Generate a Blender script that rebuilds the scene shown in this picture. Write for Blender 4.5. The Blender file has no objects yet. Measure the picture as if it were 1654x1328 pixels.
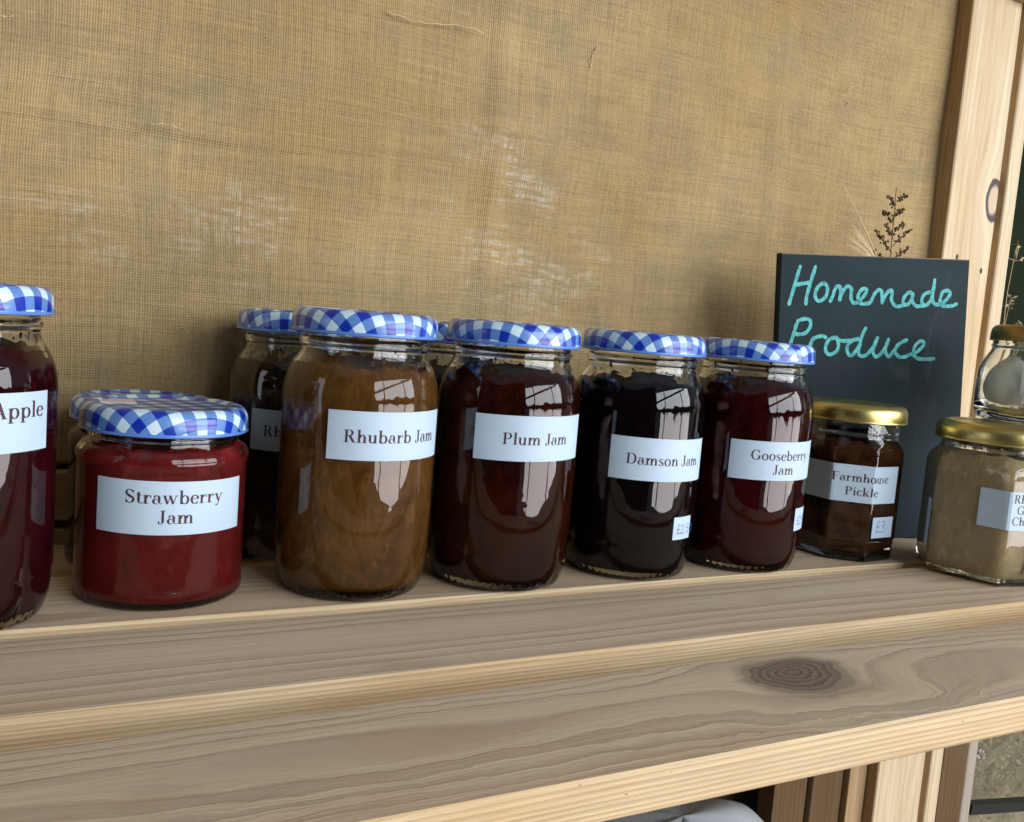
import bpy, math, random
from mathutils import Vector, Matrix
import numpy as np
C = bpy.context.scene
COL = C.collection
rnd = random.Random(7)

# ------------------------------------------------------------------ camera
cam_d = bpy.data.cameras.new("camera")
cam_d.sensor_fit = 'HORIZONTAL'
cam_d.sensor_width = 36.0
cam_d.lens = 1523.07 / 1654 * 36.0
cam_d.clip_start = 0.01
cam_d.clip_end = 60
cam = bpy.data.objects.new("camera", cam_d)
COL.objects.link(cam)
cr = Vector((0.882902, -0.46277, 0.079553)); cu = Vector((-0.023203, 0.126217, 0.991731)); cw = Vector((0.468984, 0.877447, -0.100699))
cam.matrix_world = Matrix(((cr.x, cu.x, -cw.x, 0), (cr.y, cu.y, -cw.y, 0), (cr.z, cu.z, -cw.z, 0.134723), (0, 0, 0, 1)))
C.camera = cam
cam_d.dof.use_dof = False

# ------------------------------------------------------------------ world and light
wd = bpy.data.worlds.new("World"); C.world = wd; wd.use_nodes = True
nt = wd.node_tree; nt.nodes.clear()
wo = nt.nodes.new('ShaderNodeOutputWorld'); bg = nt.nodes.new('ShaderNodeBackground')
bg.inputs[0].default_value = (0.80, 0.90, 1.0, 1); bg.inputs[1].default_value = 0.27
nt.links.new(bg.outputs[0], wo.inputs[0])

def area(name, loc, target, sx, sy, radiance, col, spread=180):
    d = bpy.data.lights.new(name, 'AREA'); d.shape = 'RECTANGLE'; d.size = sx; d.size_y = sy
    d.energy = radiance * math.pi * sx * sy; d.color = col
    d.spread = math.radians(spread)
    o = bpy.data.objects.new(name, d); COL.objects.link(o)
    o.location = loc
    o.rotation_euler = (Vector(target) - Vector(loc)).to_track_quat('-Z', 'Y').to_euler()
    return o
def azel(az, dist, z):
    a = math.radians(az)
    return (.25 + dist * math.sin(a), .42 - dist * math.cos(a), z)
# daylight entering through the open front: bright sky above, sunlit paving below
area("open_sky_daylight", azel(30, 2.7, .135 + .80), (.25, .42, .30), 3.7, 1.45, 8.2, (.92, .96, 1.0))
area("paving_daylight", azel(34, 2.7, .135 - .36), (.25, .42, -.02), 3.0, .64, 8.0, (1.0, .92, .93))
area("doorway_daylight", azel(-82, 2.2, .30), (.25, .42, .12), 0.40, 1.3, 2.2, (.85, .93, 1.0))

C.view_settings.view_transform = 'Standard'; C.view_settings.look = 'None'
C.view_settings.exposure = 0; C.view_settings.gamma = 1; C.view_settings.use_curve_mapping = False
C.render.engine = 'CYCLES'
cy = C.cycles
cy.use_denoising = True; cy.max_bounces = 14; cy.transmission_bounces = 12; cy.glossy_bounces = 6; cy.diffuse_bounces = 4
cy.transparent_max_bounces = 12; cy.caustics_refractive = True; cy.caustics_reflective = False
cy.sample_clamp_indirect = 8; cy.blur_glossy = 0.3

# ------------------------------------------------------------------ helpers
def mesh(name, verts, faces, mat=None, smooth=False, parent=None, uvs=None, mats=None, midx=None, autosmooth=None):
    me = bpy.data.meshes.new(name)
    me.from_pydata([tuple(v) for v in verts], [], faces)
    if mats:
        for m in mats: me.materials.append(m)
        if midx is not None: me.polygons.foreach_set('material_index', midx)
    elif mat: me.materials.append(mat)
    if uvs is not None:
        uv = me.uv_layers.new(name="UVMap")
        li = np.zeros(len(me.loops), dtype=np.int32); me.loops.foreach_get('vertex_index', li)
        uv.data.foreach_set('uv', np.asarray(uvs, dtype=np.float32)[li].ravel())
    if smooth: me.polygons.foreach_set('use_smooth', [True] * len(me.polygons))
    me.update()
    if autosmooth:
        me.set_sharp_from_angle(angle=math.radians(autosmooth))
    o = bpy.data.objects.new(name, me); COL.objects.link(o)
    if parent: o.parent = parent
    return o
def tag(o, label, cat, group=None, kind=None):
    if label: o['label'] = label
    if cat: o['category'] = cat
    if group: o['group'] = group
    if kind: o['kind'] = kind
    return o
def thing(name, label, cat, loc=(0, 0, 0), rz=0, group=None):
    o = bpy.data.objects.new(name, None); COL.objects.link(o)
    o.empty_display_size = .01
    o.location = loc; o.rotation_euler = (0, 0, rz)
    return tag(o, label, cat, group)

class MB:
    def __init__(s): s.v = []; s.f = []; s.m = []
    def add(s, v, f, mi=0):
        b = len(s.v); s.v += [tuple(x) for x in v]; s.f += [tuple(i + b for i in q) for q in f]; s.m += [mi] * len(f)
    def box(s, x0, x1, y0, y1, z0, z1, bev=0.0, mi=0, mtop=None):
        if bev <= 0:
            v = [(x, y, z) for z in (z0, z1) for y in (y0, y1) for x in (x0, x1)]
            s.add(v, [(0, 2, 3, 1), (0, 1, 5, 4), (1, 3, 7, 5), (3, 2, 6, 7), (2, 0, 4, 6)], mi)
            s.add(v, [(4, 5, 7, 6)], mi if mtop is None else mtop); return
        # box rounded in every edge: three nested slabs joined as octagonal rings along x
        b = bev
        def ring(x, k):
            return [(x, y0 + b + k, z0 + k), (x, y1 - b - k, z0 + k), (x, y1 - k, z0 + b + k), (x, y1 - k, z1 - b - k),
                    (x, y1 - b - k, z1 - k), (x, y0 + b + k, z1 - k), (x, y0 + k, z1 - b - k), (x, y0 + k, z0 + b + k)]
        rs = [ring(x0, b * .6), ring(x0 + b, 0)]
        n = max(1, int((x1 - x0) / .25))
        for i in range(1, n): rs.append(ring(x0 + b + (x1 - x0 - 2 * b) * i / n, 0))
        rs += [ring(x1 - b, 0), ring(x1, b * .6)]
        v = [p for r in rs for p in r]
        for i in range(len(rs) - 1):
            for j in range(8):
                q = (i * 8 + j, i * 8 + (j + 1) % 8, (i + 1) * 8 + (j + 1) % 8, (i + 1) * 8 + j)
                base = len(s.v)
                s.f.append(tuple(a + base for a in q[::-1])); s.m.append(mtop if (j == 4 and mtop is not None) else mi)
        base = len(s.v)
        s.f.append(tuple(base + j for j in range(8))); s.m.append(mi)
        s.f.append(tuple(base + (len(rs) - 1) * 8 + j for j in range(7, -1, -1))); s.m.append(mi)
        s.v += v
    def tube(s, pts, radii, n=6, mi=0, caps=True):
        pts = [Vector(p) for p in pts]
        if not hasattr(radii, '__len__'): radii = [radii] * len(pts)
        v = []
        for i, p in enumerate(pts):
            t = (pts[min(i + 1, len(pts) - 1)] - pts[max(i - 1, 0)])
            if t.length < 1e-9: t = Vector((0, 0, 1))
            t.normalize()
            a = t.orthogonal().normalized() if i == 0 else (pa - t * pa.dot(t)).normalized()
            pa = a; b = t.cross(a)
            for k in range(n):
                w = 2 * math.pi * k / n
                v.append(p + (a * math.cos(w) + b * math.sin(w)) * radii[i])
        f = [(i * n + k, i * n + (k + 1) % n, (i + 1) * n + (k + 1) % n, (i + 1) * n + k) for i in range(len(pts) - 1) for k in range(n)]
        if caps:
            f.append(tuple(range(n - 1, -1, -1))); f.append(tuple((len(pts) - 1) * n + k for k in range(n)))
        s.add(v, f, mi)
    def blob(s, c, r, mi=0, n=6, sq=(1, 1, 1), rough=0.0):
        v = [(c[0], c[1], c[2] - r * sq[2])]; f = []
        for i in range(1, n):
            ph = math.pi * i / n
            for k in range(n + 2):
                w = 2 * math.pi * k / (n + 2); rr = r * (1 + rough * (rnd.random() - .5))
                v.append((c[0] + rr * sq[0] * math.sin(ph) * math.cos(w), c[1] + rr * sq[1] * math.sin(ph) * math.sin(w), c[2] - rr * sq[2] * math.cos(ph)))
        v.append((c[0], c[1], c[2] + r * sq[2])); N = n + 2
        for k in range(N): f.append((0, 1 + (k + 1) % N, 1 + k))
        for i in range(n - 2):
            for k in range(N):
                a = 1 + i * N; f.append((a + k, a + (k + 1) % N, a + N + (k + 1) % N, a + N + k))
        a = 1 + (n - 2) * N; L = len(v) - 1
        for k in range(N): f.append((a + k, a + (k + 1) % N, L))
        s.add(v, f, mi)
    def build(s, name, mat=None, parent=None, smooth=False, mats=None, autosmooth=None):
        return mesh(name, s.v, s.f, mat, smooth, parent, mats=mats, midx=s.m if mats else None, autosmooth=autosmooth)

# ------------------------------------------------------------------ materials
class NG:
    def __init__(s, name):
        s.mat = bpy.data.materials.new(name); s.mat.use_nodes = True
        s.t = s.mat.node_tree; s.t.nodes.clear()
        s.out = s.t.nodes.new('ShaderNodeOutputMaterial')
    def n(s, typ, **kw):
        x = s.t.nodes.new(typ)
        for k, v in kw.items():
            if hasattr(x, k) and k not in ('inputs',): setattr(x, k, v)
        return x
    def set(s, sock, v):
        if isinstance(v, bpy.types.NodeSocket): s.t.links.new(v, sock)
        elif hasattr(v, 'outputs'): s.t.links.new(v.outputs[0], sock)
        else:
            if hasattr(sock.default_value, '__len__') and not hasattr(v, '__len__'): v = (v,) * len(sock.default_value)
            if hasattr(v, '__len__') and len(v) == 3 and len(sock.default_value) == 4: v = (*v, 1)
            sock.default_value = v
    def m(s, op, a, b=None, c=None, clamp=False):
        x = s.t.nodes.new('ShaderNodeMath'); x.operation = op; x.use_clamp = clamp
        s.set(x.inputs[0], a)
        if b is not None: s.set(x.inputs[1], b)
        if c is not None: s.set(x.inputs[2], c)
        return x.outputs[0]
    def coord(s, kind='Object'):
        return s.t.nodes.new('ShaderNodeTexCoord').outputs[kind]
    def sep(s, v):
        x = s.t.nodes.new('ShaderNodeSeparateXYZ'); s.set(x.inputs[0], v); return x.outputs[0], x.outputs[1], x.outputs[2]
    def comb(s, a, b, c):
        x = s.t.nodes.new('ShaderNodeCombineXYZ')
        for i, q in enumerate((a, b, c)): s.set(x.inputs[i], q)
        return x.outputs[0]
    def vscale(s, v, sc, off=(0, 0, 0)):
        x = s.t.nodes.new('ShaderNodeMapping'); s.set(x.inputs[0], v); x.inputs['Scale'].default_value = sc; x.inputs['Location'].default_value = off
        return x.outputs[0]
    def noise(s, v, scale=1, detail=3, rough=.5, dist=0):
        x = s.t.nodes.new('ShaderNodeTexNoise'); s.set(x.inputs['Vector'], v); x.inputs['Scale'].default_value = scale
        x.inputs['Detail'].default_value = detail; x.inputs['Roughness'].default_value = rough; x.inputs['Distortion'].default_value = dist
        return x.outputs[0]
    def ramp(s, f, stops, interp='LINEAR'):
        x = s.t.nodes.new('ShaderNodeValToRGB'); s.set(x.inputs[0], f); r = x.color_ramp; r.interpolation = interp
        while len(r.elements) < len(stops): r.elements.new(.5)
        for e, (p, c) in zip(r.elements, stops):
            e.position = p; e.color = (*c, 1) if hasattr(c, '__len__') else (c, c, c, 1)
        return x.outputs[0]
    def mix(s, f, a, b, mode='MIX'):
        x = s.t.nodes.new('ShaderNodeMix'); x.data_type = 'RGBA'; x.blend_type = mode
        s.set(x.inputs[0], f); s.set(x.inputs[6], a); s.set(x.inputs[7], b); return x.outputs[2]
    def sstep(s, v, a, b, lo=0, hi=1):
        x = s.t.nodes.new('ShaderNodeMapRange'); x.interpolation_type = 'SMOOTHSTEP'; s.set(x.inputs[0], v)
        x.inputs[1].default_value = a; x.inputs[2].default_value = b; x.inputs[3].default_value = lo; x.inputs[4].default_value = hi; return x.outputs[0]
    def bump(s, h, dist=.001, strength=1, normal=None):
        x = s.t.nodes.new('ShaderNodeBump'); s.set(x.inputs['Height'], h); x.inputs['Distance'].default_value = dist; x.inputs['Strength'].default_value = strength
        if normal is not None: s.set(x.inputs['Normal'], normal)
        return x.outputs[0]
    def princ(s, **kw):
        x = s.t.nodes.new('ShaderNodeBsdfPrincipled')
        for k, v in kw.items(): s.set(x.inputs[k.replace('_', ' ')], v)
        s.t.links.new(x.outputs[0], s.out.inputs[0]); return x

def wood(name, early, late, axis='x', pith=(0, -.03), rings=420, warp=.006, seed=0, knots=(), grey=0.0, fine=1.0, rough=.62, latew=.55, knot_ring=False):
    """solid pine: growth rings round a pith line along axis; knots = (along, cross, len, wid) on the face"""
    g = NG(name); X, Y, Z = g.sep(g.coord())
    if axis == 'x': L, A, B = X, Y, Z
    elif axis == 'z': L, A, B = Z, X, Y
    else: L, A, B = Y, X, Z
    # knots push the rings aside
    knotmask = None
    for kn in knots:
        kl, kc, sl, sw = kn[:4]
        dl = g.m('DIVIDE', g.m('SUBTRACT', L, kl), sl); dc = g.m('DIVIDE', g.m('SUBTRACT', A, kc), sw)
        d2 = g.m('ADD', g.m('MULTIPLY', dl, dl), g.m('MULTIPLY', dc, dc))
        d2 = g.m('MULTIPLY', d2, g.m('ADD', .30, g.m('MULTIPLY', g.noise(g.comb(g.m('MULTIPLY', L, 26), g.m('MULTIPLY', A, 70), 0), 1, 4, .65), 1.4)))
        d3 = g.m('MULTIPLY', d2, .40); k = g.m('DIVIDE', 1.0, g.m('ADD', 1.0, g.m('MULTIPLY', d3, d3)))
        A = g.m('SUBTRACT', A, g.m('MULTIPLY', g.m('SUBTRACT', A, kc), g.m('MULTIPLY', k, .92)))
        A = g.m('ADD', A, g.m('MULTIPLY', k, .004))
        if len(kn) > 4: continue
        kk = g.sstep(d2, .95, .80) if knot_ring else g.sstep(d2, 1.0, .25)
        nd = g.m('SQRT', d2)
        knotmask = (kk, nd) if knotmask is None else knotmask
    P = g.comb(g.m('MULTIPLY', L, 1.9), g.m('MULTIPLY', A, 9), g.m('MULTIPLY', B, 9))
    P = g.vscale(P, (1, 1, 1), (seed * 3.7, seed * 1.3, seed))
    w1 = g.m('MULTIPLY', g.m('SUBTRACT', g.noise(P, 1.6, 2, .45), .5), warp * 4)
    w2 = g.m('MULTIPLY', g.m('SUBTRACT', g.noise(g.vscale(P, (1, 1, 1), (9, 4, 2)), 1.3, 2, .45), .5), warp * 3)
    a = g.m('ADD', g.m('SUBTRACT', A, pith[0]), w1); b = g.m('ADD', g.m('SUBTRACT', B, pith[1]), w2)
    r = g.m('SQRT', g.m('ADD', g.m('MULTIPLY', a, a), g.m('MULTIPLY', b, b)))
    # uneven ring widths
    r = g.m('ADD', r, g.m('MULTIPLY', g.m('SUBTRACT', g.noise(g.comb(0, 0, g.m('MULTIPLY', r, 60)), 1, 2), .5), .006))
    ph = g.m('FRACT', g.m('MULTIPLY', r, rings))
    late_f = g.ramp(ph, [(0, 0.0), (.35, .08), (.78, .75), (.9, 1.0), (.97, .25), (1, 0.0)])
    big = g.noise(P, 2.2, 3)
    fib = g.noise(g.comb(g.m('MULTIPLY', L, 25), g.m('MULTIPLY', A, 1100), g.m('MULTIPLY', B, 1100)), 1, 3, .6)
    f = g.m('MULTIPLY', late_f, g.sstep(big, .25, .75, latew * .55, latew * 1.25), clamp=True)
    col = g.mix(f, early, late)
    col = g.mix(g.sstep(big, .42, .62, 0, .55), col, tuple(c * q for c, q in zip(early, (.84, .70, .55))), 'MIX')
    col = g.mix(1.0, col, g.ramp(fib, [(.25, 1 - .22 * fine), (.75, 1 + .0)]), 'MULTIPLY')
    fib2 = g.noise(g.comb(g.m('MULTIPLY', L, 9), g.m('MULTIPLY', A, 330), g.m('MULTIPLY', B, 330)), 1, 3, .65)
    col = g.mix(1.0, col, g.ramp(fib2, [(.28, 1 - .20 * fine), (.62, 1.0)]), 'MULTIPLY')
    # small dark flecks and dirt
    fl = g.noise(g.comb(g.m('MULTIPLY', L, 170), g.m('MULTIPLY', A, 520), g.m('MULTIPLY', B, 520)), 1, 2)
    col = g.mix(g.sstep(fl, .745, .79, 0, .75), col, (.06, .04, .03))
    stn = g.noise(g.comb(g.m('MULTIPLY', L, 11), g.m('MULTIPLY', A, 30), g.m('ADD', B, seed)), 1, 3, .55)
    if grey > 0: col = g.mix(g.sstep(stn, .60, .74, 0, .35), col, (.34, .21, .12))
    if grey > 0:
        dirt = g.noise(g.comb(g.m('MULTIPLY', L, 7), g.m('MULTIPLY', A, 26), B), 1, 4, .6)
        col = g.mix(g.m('MULTIPLY', g.sstep(dirt, .25, .75, .55, 1.0), grey), col, (.61, .51, .39))
    if knotmask:
        kk, nd = knotmask
        rg = g.m('FRACT', g.m('ADD', g.m('MULTIPLY', nd, 8.0), g.m('MULTIPLY', g.noise(P, 9, 2), 1.1)))
        kcol = g.mix(g.ramp(rg, [(0, 0), (.8, 1), (1, 0)]), (.30, .22, .165), (.085, .058, .045))
        if knot_ring: kcol = g.mix(g.sstep(nd, .50, .74), (.60, .46, .33), (.035, .022, .035))
        kcol = g.mix(g.m('MULTIPLY', fib, .5 if not knot_ring else .1), kcol, (.12, .10, .09))
        col = g.mix(g.m('MULTIPLY', kk, .93), col, kcol)
    h = g.m('ADD', g.m('MULTIPLY', fib, .5), g.m('MULTIPLY', late_f, .35))
    g.princ(Base_Color=col, Roughness=g.m('ADD', rough, g.m('MULTIPLY', fib, .12)), Normal=g.bump(g.m('ADD', h, g.m('MULTIPLY', fib2, .6)), .0005, .75), Specular_IOR_Level=.28)
    return g.mat

def plain(name, col, rough=.5, metal=0, spec=.5, noise=0.0, nscale=200, bump=0.0, coat=0, sub=0):
    g = NG(name); c = col; kw = {}
    if noise or bump:
        n = g.noise(g.coord(), nscale, 4, .6)
        if noise: c = g.mix(n, tuple(x * (1 - noise) for x in col), tuple(min(1, x * (1 + noise)) for x in col))
        if bump: kw['Normal'] = g.bump(n, bump, 1)
    g.princ(Base_Color=c, Roughness=rough, Metallic=metal, Specular_IOR_Level=spec, Coat_Weight=coat, Subsurface_Weight=sub, **kw)
    return g.mat

M = {}
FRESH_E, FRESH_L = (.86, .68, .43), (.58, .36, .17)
TOP_E, TOP_L = (.80, .63, .44), (.36, .21, .115)
M['slat_edge'] = wood('pine_cut_edge', FRESH_E, FRESH_L, 'x', (.30, -.20), 560, .0025, 1, latew=.95, fine=.8)
M['post'] = wood('pine_post', (.78, .65, .44), (.58, .42, .24), 'z', (.715, .575), 210, .008, 4, knots=((.2634, .7305, .020, .0105),), latew=.5, knot_ring=True)
M['board_brown'] = wood('brown_shadowed_board', (.16, .10, .045), (.10, .06, .025), 'z', (.70, .62), 260, .006, 6)  # brown boards, darkened: the shadow under the shelf is painted into the colour
M['post_side'] = wood('pine_shaded_board', (.50, .35, .19), (.36, .23, .11), 'z', (.70, .62), 260, .006, 5)  # darker pine copy, shade of the post's side put into its colour
M['rail'] = wood('pine_rail', (.52, .39, .20), (.38, .26, .12), 'x', (.55, .00), 300, .005, 8)
M['grey_wood'] = wood('weathered_grey_wood', (.30, .28, .26), (.17, .15, .14), 'z', (.80, .62), 330, .005, 11, grey=.5)

def glass_mat(name, tint=(.96, .985, .97), rough=0.0, bump=.16, trans=1.0):
    g = NG(name)
    n = g.noise(g.coord(), 55, 2, .5)
    g.princ(Base_Color=tint, Roughness=rough, IOR=1.48, Transmission_Weight=trans, Normal=g.bump(n, .0012, bump))
    return g.mat
M['glass'] = glass_mat('jar_glass')
M['brine'] = glass_mat('egg_brine', (.78, .84, .80), 0.12, 0.0, .35); M['brine'].node_tree.nodes['Principled BSDF'].inputs['IOR'].default_value = 1.34

def jam_mat(name, c1, c2, rough=.35, scale=60, sub=0.0, dist=2.0, seeds=0, rad=(.01, .004, .002)):
    g = NG(name)
    co = g.coord(); n = g.noise(g.vscale(co, (1, 1, .7)), scale, 4, .6, dist)
    n3 = g.noise(g.vscale(co, (1, 1, .45)), 190, 4, .65, 1.5)
    col = g.mix(g.sstep(n, .28, .72), c1, c2)
    col = g.mix(g.sstep(n3, .52, .70, 0, .45), col, tuple(min(1, x * 1.7) for x in c1))
    col = g.mix(g.sstep(n3, .42, .30, 0, .45), col, tuple(x * .6 for x in c2))
    if seeds:
        s = g.noise(co, 420, 1)
        col = g.mix(g.sstep(s, .68, .74, 0, seeds), col, tuple(min(1, x * 2.2) for x in c2))
    p = g.princ(Base_Color=col, Roughness=rough, Subsurface_Weight=sub, Subsurface_Radius=rad, Subsurface_Scale=1.0, Specular_IOR_Level=0.0)
    return g.mat
M['jam_rhubarb'] = jam_mat('rhubarb_jam', (.195, .092, .024), (.105, .043, .011), sub=.35, scale=34, dist=3.5, seeds=.25)
M['jam_rhubarb_dark'] = jam_mat('dark_rhubarb_jam', (.075, .045, .012), (.030, .020, .008), scale=40, dist=2)
M['jam_straw'] = jam_mat('strawberry_jam', (.20, .018, .019), (.145, .011, .012), sub=.6, scale=28, dist=2.2, rad=(.012, .002, .001))
M['jam_plum'] = jam_mat('plum_jam', (.040, .0065, .003), (.015, .003, .002), scale=36)
M['jam_damson'] = jam_mat('damson_jam', (.006, .0025, .005), (.003, .0015, .003), scale=36)
M['jam_goose'] = jam_mat('gooseberry_jam', (.045, .0035, .004), (.018, .0015, .003), scale=36)
M['jam_apple'] = jam_mat('apple_jam', (.045, .004, .007), (.022, .002, .004), scale=36)
M['pickle'] = jam_mat('brown_pickle', (.075, .030, .012), (.020, .009, .005), scale=95, dist=1)
M['chutney'] = jam_mat('pale_chutney', (.54, .43, .25), (.47, .36, .19), scale=60, dist=1.0, sub=.3, seeds=.1)
M['egg'] = plain('egg_white', (.84, .88, .84), .35, noise=.06, nscale=40, sub=.2)

def gingham():
    g = NG('gingham_lid_tin')
    u = g.t.nodes.new('ShaderNodeUVMap').outputs[0]; U, V, _ = g.sep(u)
    per = .0102
    def stripe(q):
        f = g.m('FRACT', g.m('ADD', g.m('DIVIDE', q, per), 50.0)); return g.m('LESS_THAN', f, .5)
    a, b = stripe(U), stripe(V)
    thr = g.noise(g.comb(g.m('MULTIPLY', U, 1), g.m('MULTIPLY', V, 1), 0), 2600, 1)
    wv = g.m('ADD', g.m('MULTIPLY', g.m('SINE', g.m('MULTIPLY', g.m('ADD', U, V), 9000)), .5), .5)
    tex = g.m('ADD', g.m('MULTIPLY', thr, .7), g.m('MULTIPLY', wv, .3))
    mid = g.mix(g.sstep(tex, .35, .65), (.035, .13, .50), (.19, .38, .74))
    s = g.m('ADD', a, b)
    c = g.mix(g.m('GREATER_THAN', s, .5), (.62, .82, .93), mid)
    c = g.mix(g.m('GREATER_THAN', s, 1.5), c, g.mix(thr, (.004, .020, .34), (.008, .040, .46)))
    g.princ(Base_Color=c, Roughness=.32, Coat_Weight=.5, Coat_Roughness=.12, Specular_IOR_Level=.5)
    return g.mat
M['gingham'] = gingham()
M['lid_rim'] = plain('blue_lid_rim', (.10, .24, .64), .3, coat=.4)
M['gold'] = plain('gold_lid_tin', (.66, .56, .21), .33, metal=1, noise=.12, nscale=60, bump=.0001)
M['dull_gold'] = plain('dull_gold_lid_tin', (.36, .25, .10), .38, metal=1, noise=.2, nscale=60)
M['lid_in'] = plain('lid_lining', (.35, .35, .33), .5)

def paper(name, col):
    g = NG(name); co = g.coord(); n = g.noise(co, 900, 3, .6); n2 = g.noise(co, 45, 2)
    c = g.mix(g.m('ADD', g.m('MULTIPLY', n, .4), g.m('MULTIPLY', n2, .6)), tuple(x * .93 for x in col), tuple(min(1, x * 1.04) for x in col))
    g.princ(Base_Color=c, Roughness=.45, Normal=g.bump(g.m('ADD', n2, g.m('MULTIPLY', n, .06)), .0012, .4), Specular_IOR_Level=.35)
    return g.mat
M['paper'] = paper('label_paper', (.50, .64, .77))
M['sticker'] = paper('price_sticker_paper', (.52, .66, .82))
M['ink'] = plain('label_ink', (.055, .018, .030), .6)
M['pen'] = plain('blue_pen_ink', (.05, .12, .30), .5)
M['teal'] = None
def teal():
    g = NG('turquoise_chalk_pen'); n = g.noise(g.coord(), 260, 4, .7)
    g.princ(Base_Color=g.mix(g.sstep(n, .3, .7), (.045, .30, .33), (.13, .60, .56)), Roughness=.7); return g.mat
M['teal'] = teal()
def board():
    g = NG('chalkboard_paint'); co = g.coord(); n = g.noise(co, 14, 4, .6); n2 = g.noise(co, 700, 2)
    c = g.mix(g.sstep(n, .3, .75), (.012, .025, .031), (.020, .036, .043))
    sm = g.noise(g.vscale(co, (1, 1, .35), (3, 1, 2)), 38, 3, .6, 1.0)
    c = g.mix(g.sstep(sm, .60, .78, 0, .35), c, (.075, .10, .115))
    g.princ(Base_Color=c, Roughness=g.m('ADD', .55, g.m('MULTIPLY', n, .15)), Normal=g.bump(n2, .0002, .3), Specular_IOR_Level=.12); return g.mat
M['board'] = board()
M['board_edge'] = plain('chipped_board_edge', (.24, .20, .15), .8, noise=.7, nscale=220)

def burlap():
    g = NG('hessian_weave'); co = g.coord('Object'); X, Y, Z = g.sep(co)
    # threads wander a little
    wx = g.m('MULTIPLY', g.m('SUBTRACT', g.noise(co, 7, 3), .5), .012); wz = g.m('MULTIPLY', g.m('SUBTRACT', g.noise(g.vscale(co, (1, 1, 1), (5, 5, 5)), 7, 3), .5), .012)
    x = g.m('ADD', X, wx); z = g.m('ADD', Z, wz)
    th = .00135
    sx = g.m('ADD', g.m('MULTIPLY', g.m('SINE', g.m('MULTIPLY', x, 2 * math.pi / th)), .5), .5)
    sz = g.m('ADD', g.m('MULTIPLY', g.m('SINE', g.m('MULTIPLY', z, 2 * math.pi / th)), .5), .5)
    # each thread has its own tone: streaks a single thread wide and long
    nv = g.noise(g.comb(g.m('MULTIPLY', x, 620), 0, g.m('MULTIPLY', z, 16)), 1, 2, .7)
    nh = g.noise(g.comb(g.m('MULTIPLY', x, 16), 5, g.m('MULTIPLY', z, 620)), 1, 2, .7)
    th_t = g.m('ADD', g.m('MULTIPLY', nv, .5), g.m('MULTIPLY', nh, .5))
    speck = g.noise(g.vscale(co, (1, 1, 1), (1, 2, 3)), 520, 2, .6)
    big = g.noise(co, 5.5, 4, .55); mid = g.noise(g.vscale(co, (1, 1, 1), (3, 3, 3)), 30, 4, .6)
    base = g.mix(g.sstep(big, .3, .7), (.365, .250, .108), (.45, .328, .165))
    base = g.mix(g.sstep(mid, .35, .7, 0, .6), base, (.30, .225, .12))
    fac = g.m('ADD', g.m('MULTIPLY', th_t, .75), g.m('MULTIPLY', speck, .25))
    col = g.mix(1.0, base, g.ramp(fac, [(.32, .66), (.5, 1.0), (.68, 1.30)]), 'MULTIPLY')
    gap = g.m('MULTIPLY', g.m('SUBTRACT', 1, sx), g.m('SUBTRACT', 1, sz))
    col = g.mix(g.m('MULTIPLY', g.sstep(gap, .45, .95), .26), col, (.16, .11, .05))
    # light coming through the loose weave, painted into the colour as pale patches
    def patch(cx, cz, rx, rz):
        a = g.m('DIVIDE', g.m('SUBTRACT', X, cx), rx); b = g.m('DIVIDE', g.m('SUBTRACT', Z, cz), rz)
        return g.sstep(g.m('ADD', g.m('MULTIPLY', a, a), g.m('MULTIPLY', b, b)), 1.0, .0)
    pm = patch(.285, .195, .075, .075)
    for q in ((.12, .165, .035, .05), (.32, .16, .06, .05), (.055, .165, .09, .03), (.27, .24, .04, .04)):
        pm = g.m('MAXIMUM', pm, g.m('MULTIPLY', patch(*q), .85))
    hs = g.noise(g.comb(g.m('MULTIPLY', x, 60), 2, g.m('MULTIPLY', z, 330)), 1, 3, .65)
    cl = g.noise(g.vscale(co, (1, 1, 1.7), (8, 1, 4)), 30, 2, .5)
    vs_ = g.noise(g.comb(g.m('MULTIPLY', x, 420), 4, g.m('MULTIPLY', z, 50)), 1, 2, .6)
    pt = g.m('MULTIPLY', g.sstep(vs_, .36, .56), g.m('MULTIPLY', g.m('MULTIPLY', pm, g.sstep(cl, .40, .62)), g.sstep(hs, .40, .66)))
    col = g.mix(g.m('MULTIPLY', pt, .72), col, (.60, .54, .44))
    # green-grey print ghosts, dark slubs
    gh = g.noise(g.vscale(co, (1, 1, 1), (2, 7, 1)), 13, 3, .5, 1.2)
    col = g.mix(g.sstep(gh, .60, .68, 0, .22), col, (.20, .21, .13))
    slub = g.noise(g.comb(g.m('MULTIPLY', X, 90), 3, g.m('MULTIPLY', Z, 150)), 1, 2)
    col = g.mix(g.sstep(slub, .745, .80, 0, .75), col, (.10, .07, .03))
    slv = g.noise(g.comb(g.m('MULTIPLY', X, 380), 3, g.m('MULTIPLY', Z, 22)), 1, 1)
    col = g.mix(g.sstep(slv, .76, .82, 0, .5), col, (.60, .50, .30))
    hgt = g.m('ADD', g.m('ADD', sx, sz), g.m('MULTIPLY', th_t, 2.0))
    g.princ(Base_Color=col, Roughness=.9, Specular_IOR_Level=.12, Normal=g.bump(hgt, .0004, .55), Sheen_Weight=.1)
    return g.mat
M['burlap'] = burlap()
M['hedge'] = plain('dark_green_paint', (.012, .024, .006), .8, noise=.5, nscale=9)
M['dark'] = plain('shed_floor_boards', (.05, .035, .02), .9, noise=.4, nscale=12)
M['bar_dark'] = plain('added_bar_brown', (.09, .06, .035), .8, noise=.3, nscale=14)
M['straw_dry'] = plain('dry_straw', (.62, .48, .27), .7, noise=.2, nscale=90)
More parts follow.
